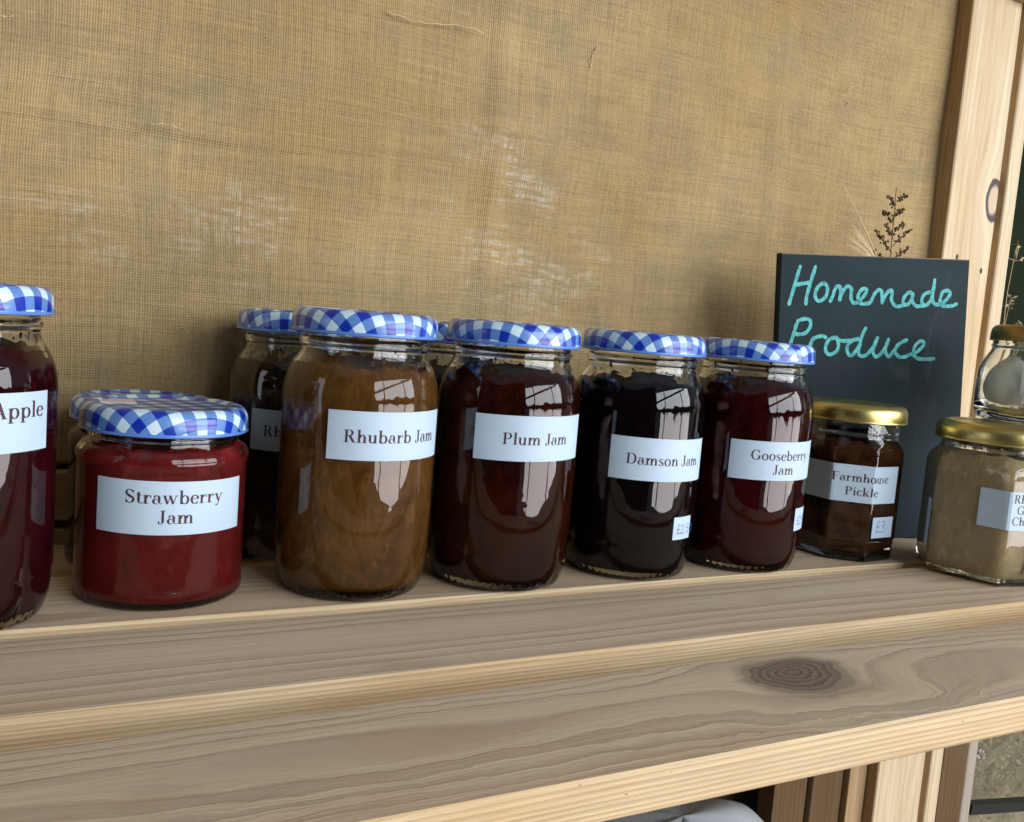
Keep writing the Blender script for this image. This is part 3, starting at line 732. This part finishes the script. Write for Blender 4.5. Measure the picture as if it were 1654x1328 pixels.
GM = [M['gingham'], M['lid_rim'], M['lid_in']]; GO = [M['gold'], M['gold'], M['lid_in']]; DG = [M['dull_gold'], M['dull_gold'], M['lid_in']]
FS = 'jam_jar'
def jar(name, label, K, x, y, z, fill, jam, lidm, lid_rot=0, cname='jam', group=None, cat='jar', k=0):
    t = thing(name, label, cat, (x, y, z), 0, group)
    put('glass', K.glass, t)
    if fill: put(cname, content_mesh(K, fill, jam, seedk=k), t)
    put('lid', lid_mesh(K, lidm), t, rz=lid_rot)
    return t
def label_on(t, K, th_left, v0, v1, lines, em=.0080, width=.0633, skew=0.0, zref=.06, bold=None):
    f = surf_on(K, zref, math.radians(th_left))
    p = patch('label', f, 0, width, v0, v1, M['paper'], t, skew=skew)
    g = lambda u, v, off: f(u, v + skew * u, off + .00022)
    lettering('lettering', lines, em, g, p, M['ink'], lift=.00003)
    return p
DIG = {
 'L': [[(.42, .62), (.34, .72), (.24, .62), (.24, .40), (.20, .12), (.10, .06), (.30, .10), (.50, .06)], [(.10, .38), (.42, .38)]],
 '2': [[(.08, .55), (.20, .70), (.36, .60), (.30, .36), (.08, .06), (.25, .10), (.44, .05)]],
 '3': [[(.10, .66), (.30, .70), (.36, .54), (.20, .40), (.38, .30), (.34, .10), (.08, .06)]],
 '.': [[(.08, .06), (.12, .08)]],
 '5': [[(.38, .68), (.14, .66), (.12, .40), (.34, .40), (.38, .16), (.10, .05)]],
 '0': [[(.24, .68), (.08, .40), (.16, .08), (.34, .10), (.42, .42), (.30, .66), (.24, .68)]],
}
def price(t, K, th_left, v0, v1, width, text, em, skew=0.0, zref=.06, name='price_sticker'):
    f = surf_on(K, zref, math.radians(th_left))
    p = patch(name, f, 0, width, v0, v1, M['sticker'], t, skew=skew, off=.00030)
    u = width * .12; st = []; adv = 0
    for ch in text:
        sc = em
        for s in DIG[ch]: st.append([(u + a * sc, v0 + (v1 - v0) * .22 + b * sc) for a, b in s])
        u += (.22 if ch == '.' else .48) * sc
    if text: pen_strokes('lettering', st, .00042, lambda a, b, off: f(a, b + skew * a, off + .0003), p, M['pen'], lift=.00003)
    return p

W = .0633
T = []
# front row
t = jar(FS, 'tall jar of dark jam whose label ends in Apple, gingham lid', TALL, -.0198, .418, 0, .1065, M['jam_apple'], GM, .9, k=1)
label_on(t, TALL, -129, .0692, .0915, [('Apple', .0495, .0820)], em=.0085, skew=0.012)
t = jar(FS, 'low wide jar of red jam labelled Strawberry Jam, nearest of its pair', SQUAT, .0606, .437, 0, .0668, M['jam_straw'], GM, .35, k=2)
label_on(t, SQUAT, -143, .0335, .0560, [('Strawberry', .0335, .0466), ('Jam', .0335, .0383)], em=.0080, width=.0660, zref=.04, skew=-.012)
mb = MB(); mb.box(-.030, -.012, .002, .017, .0834, .0836); mb.build('price_sticker', plain('pinkish_sticker_paper', (.74, .62, .66), .5), t)
t = jar(FS, 'tall jar of brown jam labelled Rhubarb Jam, fully in view', TALL, .1464, .4263, 0, .1055, M['jam_rhubarb'], GM, .2, k=3)
label_on(t, TALL, -130.8, .0660, .0878, [('Rhubarb Jam', W / 2, .0739)], em=.0080, skew=.006)
mb = MB(); mb.box(-.0285, -.008, .006, .020, .1313, .13145); mb.build('price_sticker', M['sticker'], t)
t = jar(FS, 'tall jar of dark jam labelled Plum Jam', TALL, .2240, .4234, 0, .1060, M['jam_plum'], GM, .75, k=4)
label_on(t, TALL, -142.0, .0658, .0876, [('Plum Jam', W / 2, .0738)], em=.0080, skew=0.012)
t = jar(FS, 'tall jar of near-black jam labelled Damson Jam', TALL, .3061, .4259, 0, .1045, M['jam_damson'], GM, .1, k=5)
label_on(t, TALL, -145.0, .0552, .0776, [('Damson Jam', W / 2, .0636)], em=.0080, skew=-0.01)
price(t, TALL, -84, .0235, .0357, .0150, 'L2.50', .0075)
t = jar(FS, 'tall jar of dark red jam labelled Gooseberry Jam', TALL, .3844, .4237, 0, .1065, M['jam_goose'], GM, .55, k=6)
label_on(t, TALL, -144.5, .0547, .0765, [('Gooseberry', W / 2, .0661), ('Jam', W / 2, .0582)], em=.0078, skew=0.008)
price(t, TALL, -73.5, .0255, .0385, .0150, 'L2.50', .0075)
t = jar('pickle_jar', 'eight-sided jar with gold lid labelled Farmhouse Pickle', OCT, .4773, .4282, 0, .0735, M['pickle'], GO, .3, cname='pickle', k=7)
label_on(t, OCT, 171, .0375, .0605, [('Farmhouse', .0378, .0503), ('Pickle', .0378, .0418)], em=.0074, width=.0650, zref=.05)
price(t, OCT, -105.5, .0160, .0290, .0190, 'L3', .0110, zref=.05)
t = jar('chutney_jar', 'six-sided jar of pale brown chutney with gold lid, below the egg jar', HEX, .5365, .3670, 0, .0745, M['chutney'], GO, .8, cname='chutney', k=8)
label_on(t, HEX, -155.8, .0345, .0570, [('Rhubarb', .0325, .0505), ('Ginger', .0325, .0440), ('Chutney', .0325, .0375)], em=.0070, width=.0600, zref=.05)
price(t, HEX, 149, .0150, .0440, .0100, '', .01, zref=.05, name='side_sticker')
price(t, HEX, -111.5, .0085, .0215, .0170, 'L3', .0110, zref=.05)
# back row
t = jar(FS, 'tall jar of dark brown jam behind the Rhubarb Jam jar, label half hidden', TALL, .1386, .508, 0, .104, M['jam_rhubarb_dark'], GM, 1.1, k=9); t.location.z = -.004
label_on(t, TALL, -143.6, .0600, .0811, [('Rhubarb Jam', W / 2, .0674)], em=.0080)
t = jar(FS, 'low jar of dark jam right behind the Strawberry Jam jar', SQUAT, .0606, .508, 0, .066, M['jam_plum'], GM, .0, k=10); t.location.z = -.004; t.scale = (1, 1, .985)
t = jar(FS, 'tall dark jar glimpsed between the Rhubarb Jam and Plum Jam jars', TALL, .2288, .508, 0, .104, M['jam_damson'], GM, .3, k=11); t.location.z = -.004
# egg jar stands on the chutney lid
EX, EY, EZ = .5775, .3740, .0932
t = jar('egg_jar', 'small glass jar of white eggs standing on the gold chutney lid', EGGJ, EX, EY, EZ, None, None, DG, .2)
def egg(dx, dy, dz, a, tilt, label, s=1.0):
    vs = []; fs = []; n, m_ = 22, 28
    for i in range(n + 1):
        ph = math.pi * i / n
        for k in range(m_):
            w = 2 * math.pi * k / m_; rr = .0165 * s * math.sin(ph) * (1 + .10 * math.cos(ph))
            vs.append(Matrix.Rotation(tilt, 3, 'Y') @ Vector((rr * math.cos(w), rr * math.sin(w), -.0205 * s * math.cos(ph))))
    for i in range(n):
        for k in range(m_): fs.append((i * m_ + k, i * m_ + (k + 1) % m_, (i + 1) * m_ + (k + 1) % m_, (i + 1) * m_ + k))
    o = mesh('egg', vs, fs, M['egg'], smooth=True); o.location = (EX + dx, EY + dy, EZ + dz); o.rotation_euler = (0, 0, a)
    return tag(o, label, 'egg', 'eggs in the small jar')
for an, tl, lb in ((238, .10, 'white egg at the front of the egg jar'), (118, -.12, 'white egg at the back of the egg jar, beside the chalkboard side'), (358, .06, 'white egg at the back of the egg jar, away from the chalkboard')):
    egg(.0169 * math.cos(math.radians(an)), .0169 * math.sin(math.radians(an)), .0226, math.radians(an), tl, lb, .88)

# ------------------------------------------------------------------ chalkboard sign
SA, STILT, SROLL = -.25, .0265, .0594; SW, SH = .1458, .1901
t = thing('chalkboard_sign', 'dark chalkboard sign handwritten Homemade Produce in turquoise', 'sign', (.4583, .4718, 0), SA)
ct, st_ = math.cos(STILT), math.sin(STILT); cro, sro = math.cos(SROLL), math.sin(SROLL)
def bpt(u, v, d):
    b_ = u * sro + v * cro; return (u * cro - v * sro, b_ * st_ + d * ct, b_ * ct - d * st_)
def on_board(u, v, off): return bpt(u, v, -off)
mb = MB(); th_b = .0060; e = .0007; vb = -SW * sro / cro
def cor(i_, d):
    return [bpt(i_, i_, d), bpt(SW - i_, vb + i_, d), bpt(SW - i_, SH - i_, d), bpt(i_, SH - i_, d)]
face, mid, bk = cor(e, 0), cor(0, e), cor(0, th_b)
mb.add(face, [(0, 1, 2, 3)], 0)
mb.add(face + mid, [(0, 4, 5, 1), (1, 5, 6, 2), (3, 7, 4, 0)], 0); mb.add(face + mid, [(2, 6, 7, 3)], 1)
mb.add(mid + bk, [(0, 4, 5, 1), (1, 5, 6, 2), (3, 7, 4, 0)], 0); mb.add(mid + bk, [(2, 6, 7, 3)], 1)
mb.add(bk, [(3, 2, 1, 0)], 0)
b = mb.build('board', None, t, mats=[M['board'], M['board_edge']]); b.location = (0, 0, .0004)
STROKES = [[(14.2,181.3),(12.5,175.7),(10.6,168.9),(8.7,162.1),(7.2,156.5)],[(25.6,181.6),(23.6,175.2),(21.7,168.4),(20.0,162.0),(19.6,156.8)],[(10.6,168.9),(15.4,170.0),(21.2,171.0)],[(32.4,171.0),(29.3,169.4),(26.8,166.1),(26.3,162.1),(28.0,159.3),(30.7,159.2),(34.2,161.9),(35.3,165.9),(34.7,169.1),(32.4,171.0)],[(37.9,159.1),(39.8,163.2),(40.7,166.4),(42.4,168.9),(44.7,168.8),(45.3,164.9),(44.9,160.1)],[(44.9,160.1),(46.3,164.2),(48.4,167.8),(51.0,169.3),(53.4,167.6),(53.2,163.5),(53.8,159.9),(55.8,158.1),(58.9,158.6),(61.6,161.3),(64.6,165.0),(64.9,167.4),(62.6,168.0),(59.9,165.7),(58.8,162.0),(60.3,158.4),(63.6,157.7),(67.7,158.2)],[(67.7,158.2),(69.1,159.9),(70.7,163.6),(72.4,166.0),(74.7,167.5),(76.6,166.5),(77.3,162.5),(77.5,158.8)],[(77.5,158.8),(79.1,162.5),(81.3,165.8),(84.0,167.5),(85.0,165.1),(84.5,161.8),(85.9,158.6),(88.4,156.6),(91.6,156.7),(95.4,157.6)],[(100.0,166.3),(97.2,165.8),(94.6,162.9),(93.8,159.6),(95.4,157.6),(98.1,158.4),(100.7,162.2),(101.3,165.5)],[(101.3,165.5),(100.7,162.2),(101.6,159.3),(104.4,157.1),(108.2,157.0),(111.0,157.5)],[(114.3,166.6),(111.0,165.7),(108.8,162.8),(109.0,159.1),(112.0,157.7),(115.1,160.4),(116.8,165.0),(117.4,169.2),(118.0,175.4)],[(117.0,168.3),(116.9,163.4),(118.1,159.3),(121.5,158.3),(125.3,159.4),(128.9,162.8),(131.1,166.6),(128.6,168.2),(125.2,167.3),(123.5,163.9),(123.3,160.2),(125.4,157.7),(129.3,157.4),(133.6,157.9),(136.4,159.0)],[(14.4,145.4),(13.0,142.3),(12.0,138.4),(10.7,134.2),(9.3,129.9),(8.3,126.4)],[(14.4,145.4),(19.0,146.7),(22.6,146.3),(23.9,143.5),(22.9,140.3),(20.3,137.4),(16.4,136.3),(12.9,136.6)],[(22.4,125.1),(24.9,130.8),(26.0,133.3),(29.1,134.7),(33.0,135.5),(35.4,134.5)],[(43.0,134.6),(39.0,133.4),(36.4,130.2),(35.8,126.3),(37.5,123.5),(40.4,123.2),(44.2,125.3),(45.6,128.9),(44.7,132.4),(43.0,134.6)],[(43.0,134.6),(47.1,132.5),(53.1,132.5),(60.7,133.7)],[(60.7,133.7),(57.1,133.3),(53.2,130.4),(52.2,126.8),(53.1,124.0),(55.2,122.2),(58.3,124.7),(62.1,130.1)],[(65.8,141.0),(63.6,137.0),(62.3,132.0),(61.3,127.0),(61.5,123.4),(64.0,122.0),(67.6,123.1),(70.3,126.0),(73.3,130.3),(75.3,134.7)],[(75.3,134.7),(73.7,130.7),(72.5,126.4),(72.9,123.5),(75.0,121.7),(77.8,123.2),(80.9,126.8),(83.1,130.8),(83.8,133.7)],[(83.8,133.7),(82.4,129.3),(82.0,125.4),(83.6,122.9),(85.3,122.1),(87.6,124.7),(90.7,128.3)],[(98.2,133.5),(94.6,132.0),(91.4,129.8),(89.5,126.5),(90.1,124.4),(93.1,121.8),(97.3,121.9),(101.3,123.4),(105.4,124.5),(109.4,127.4),(112.2,130.7),(110.8,132.9),(107.9,132.2),(105.1,129.2),(104.1,125.2),(106.0,121.9),(109.9,120.5),(116.2,120.4),(120.8,120.8)]]
pen_strokes('handwriting', [[(x * .001, y * .001) for x, y in s] for s in STROKES], .0025, on_board, b, M['teal'], lift=.00025)

# ------------------------------------------------------------------ dried plants
def sprig(name, base, top, label, mat, nb, spread, bead, cat='dried plant', lean=(0, 0, 0), stem_r=.0007, dens=3):
    mb = MB(); b0, t0 = Vector(base), Vector(top); L = (t0 - b0).length
    pts = [b0.lerp(t0, k / 10) + Vector((math.sin(k * .5) * .0015, 0, 0)) for k in range(11)]
    mb.tube(pts, [stem_r * (1 - .6 * k / 10) for k in range(11)], 5)
    for k in range(nb):
        f = .12 + .86 * (k + rnd.random() * .5) / nb if lean == (0, 0, 0) else .55 + .43 * k / nb
        p = b0.lerp(t0, f); side = 1 if k % 2 else -1; ln = spread * (1.15 - f) * (.7 + .5 * rnd.random()) + .003
        d = Vector((side * .8 * (.6 + .6 * rnd.random()), rnd.uniform(-.5, .5), .75)).normalized()
        q = [p + d * ln * j / 4 + Vector((0, 0, -.002 * (j / 4) ** 2)) for j in range(5)]
        mb.tube(q, stem_r * .45, 4)
        for j in range(1, 5):
            for _ in range(dens):
                c = q[j] + Vector((rnd.uniform(-1, 1), rnd.uniform(-1, 1), rnd.uniform(-.6, 1))) * bead * 2.4
                mb.tube([q[j], c], stem_r * .25, 3, caps=False)
                mb.blob(c, bead * rnd.uniform(.6, 1.15), n=4, rough=.5, sq=(1, 1, rnd.uniform(.8, 1.5)))
    o = mb.build(name, mat, smooth=True)
    return tag(o, label, cat)
sprig('dried_seed_head', (.606, .518, .001), (.5800, .505, .2520), 'dark brown branching seed head rising behind the chalkboard sign', M['seed_dark'], 20, .044, .00085, lean=(1, 0, 0), dens=6)
mb = MB()
for k in range(16):
    a = rnd.uniform(-.35, .35); b0 = Vector((.575, .505, .190)); L = rnd.uniform(.035, .058)
    d = Vector((-.86 + a * .3, 0.05 * a, .50 + a * .55)).normalized()
    if k == 0: L = .085; d = Vector((-.66, 0, .75)).normalized()
    mb.tube([b0, b0 + d * L * .5 + Vector((0, 0, .001)), b0 + d * L - Vector((0, 0, .0015))], [.0006, .0004, .0001], 4)
mb.tube([(.62, .515, .001), (.60, .51, .10), (.575, .505, .190)], .0009, 5)
tag(mb.build('dried_grass_tuft', M['straw_dry']), 'pale wispy grass tuft poking over the top edge of the sign', 'dried plant')
# dried flowers beside the post
mb = MB(); FB = Vector((.905, .63, -.02))
for k in range(14):
    tip = Vector((.868 + .05 * rnd.random() + k * .007, .60 + rnd.uniform(-.02, .03), rnd.uniform(.13, .245)))
    if k == 0: tip = Vector((.864, .6, .238))
    q = [FB.lerp(tip, j / 6) + Vector((.006 * math.sin(j + k), 0, 0)) for j in range(7)]
    mb.tube(q, [.0009 - .0001 * j for j in range(7)], 5)
    for _ in range(5):
        c = tip + Vector((rnd.uniform(-1, 1), rnd.uniform(-1, 1), rnd.uniform(-1.4, .6))) * .008
        mb.tube([tip - Vector((0, 0, .012)), c], .0004, 3)
        for _p in range(5):
            dd = Vector((rnd.uniform(-1, 1), rnd.uniform(-1, 1), rnd.uniform(-.2, 1))).normalized() * rnd.uniform(.003, .007); ww = dd.orthogonal().normalized() * rnd.uniform(.0008, .0018)
            mb.add([c, c + dd * .5 + ww, c + dd, c + dd * .5 - ww], [(0, 1, 2, 3)])
tag(mb.build('dried_flower_bunch', M['straw_dry'], smooth=True), 'pale dried flowers beyond the pine post, above the egg jar', 'dried plant')
mb = MB(); mb.box(.862, .98, .59, .70, -.06, -.02, .001); tag(mb.build('far_ledge', M['grey_wood']), 'grey ledge beyond the post under the dried flowers', 'ledge')

# ------------------------------------------------------------------ things under the shelf
t = thing('crate', 'weathered grey crate with dried moss, beside the lower end of the post', 'crate', (.88, .60, -.40))
mb = MB(); mb.box(-.058, -.044, -.048, .10, -.14, .26, .0012); mb.build('side_panel', M['grey_wood'], t)
mb = MB(); mb.box(-.043, .55, .085, .10, -.14, .26, .001); mb.build('back_panel', M['moss'], t)
mb = MB(); mb.box(-.043, .55, -.048, .084, -.14, -.128, .001); mb.build('base_panel', M['grey_wood'], t)
mb = MB(); mb.tube([(.8375, .556, -.309), (.95, .556, -.3245), (1.06, .556, -.3395)], .0072, 4)
tag(mb.build('metal_bar', M['black_bar']), 'black horizontal bar across the front of the mossy crate', 'bar')
mb = MB(); rnd.seed(11)
for k in range(4600):
    x = rnd.uniform(.840, 1.20); z = rnd.uniform(-.40, -.16); y = rnd.uniform(.60, .675)
    a = rnd.uniform(0, 6.28); l = rnd.uniform(.003, .011)
    d = Vector((math.cos(a) * l, rnd.uniform(-.4, .4) * l, math.sin(a) * l))
    w = Vector((-d.z, 0, d.x)).normalized() * rnd.uniform(.0006, .0022)
    p = Vector((x, y, z)); mb.add([p, p + d * .5 + w, p + d, p + d * .5 - w], [(0, 1, 2, 3)])
tag(mb.build('dried_moss', M['moss']), None, None, kind='stuff')
mb = MB()
fc = Vector((.872, .574, -.268))
for k in range(44):
    a = k * 2.4; ph = math.acos(1 - 1.7 * (k + .5) / 44); d = Vector((math.sin(ph) * math.cos(a), math.sin(ph) * math.sin(a), math.cos(ph)))
    s1 = d.orthogonal().normalized() * .0011
    mb.add([fc + d * .001, fc + d * .004 + s1, fc + d * .0072, fc + d * .004 - s1], [(0, 1, 2, 3)])
mb.tube([fc, fc + Vector((-.016, .012, -.02)), (.845, .612, -.300)], [.0008, .0007, .0006], 5)
tag(mb.build('clover_flower', M['petal']), 'single pale clover flower lying against the dried moss in the crate', 'flower')
# crumpled bag
vs = []; fs = []; N1, N2 = 60, 30
for j in range(N2 + 1):
    v = j / N2
    for i in range(N1):
        a = 2 * math.pi * i / N1
        cx, cy_ = math.cos(a), math.sin(a)
        q = (abs(cx) ** 5 + abs(cy_) ** 5) ** (-1 / 5)
        prof_ = min(1.0, math.sqrt(max(0, 1 - (max(0, v - .86) / .14) ** 2)) if v > .86 else 1)
        wob = 1 + .022 * math.sin(3 * a + 5 * v) + .010 * math.sin(8 * a - 9 * v)
        r = q * prof_ * wob
        vs.append((.075 * r * cx, .050 * r * cy_, .20 * v + (.002 * math.sin(4 * a) * v)))
for j in range(N2):
    for i in range(N1): fs.append((j * N1 + i, j * N1 + (i + 1) % N1, (j + 1) * N1 + (i + 1) % N1, (j + 1) * N1 + i))
vs.append((0, 0, .20)); L_ = len(vs) - 1
for i in range(N1): fs.append((N2 * N1 + i, N2 * N1 + (i + 1) % N1, L_))
o = mesh('plastic_bag', vs, fs, M['bag'], smooth=True); o.location = (.372, .43, -.365); o.rotation_euler = (0, 0, -.15)
tag(o, 'crumpled pale grey bag half seen under the front slat', 'bag')
mb = MB(); mb.box(-.80, .66, .25, .54, -.39, -.372, .001); sp(mb.build('lower_shelf', M['post_side']))
mb = MB(); mb.box(-.72, .62, .60, .62, -.92, -.02); tag(mb.build('backing_board', M['dark']), 'dark board behind the lower part of the shelving', 'board')

# ------------------------------------------------------------------ unseen shapes added before the lamps to break up the jars' reflections
rnd.seed(5)
mb = MB()
for k in range(60):
    a_ = math.radians(-12 + 92 * k / 60 + rnd.uniform(-2, 2)); d_ = 2.35
    h_ = rnd.uniform(.03, .17) * (1.4 if 20 < k < 30 else 1) + (.16 if k < 9 else 0)
    mb.blob((.25 + d_ * math.sin(a_), .42 - d_ * math.cos(a_), .08 + h_ * .3), rnd.uniform(.05, .12), n=7, rough=.6, sq=(1, 1, .6 + h_ * 5))
tag(mb.build('added_foliage', M['hedge']), None, None, kind='stuff')  # unseen clumps added to make the lamps' outline ragged in the glass
t = thing('added_reflection_frame', 'unseen dark bars added to shape the reflections in the jars', 'frame', (1.3, -1.4, -.92))
def blocker_bar(p0, p1, r):
    m_ = MB(); m_.tube([Vector(p0) - Vector((1.3, -1.4, -.92)), Vector(p1) - Vector((1.3, -1.4, -.92))], r, 4); m_.build('reflection_bar', M['bar_dark'], t)
def pol(az, d, z): return (.25 + d * math.sin(math.radians(az)), .42 - d * math.cos(math.radians(az)), z)
blocker_bar(pol(46, 2.2, -.92), pol(46, 2.2, 1.8), .030)
blocker_bar(pol(12, 2.2, -.92), pol(12, 2.2, 1.8), .035)
blocker_bar(pol(-14, 2.25, .30), pol(60, 2.25, 1.25), .06)  # added sloping bar, cuts the sky lamp's reflection to a wedge
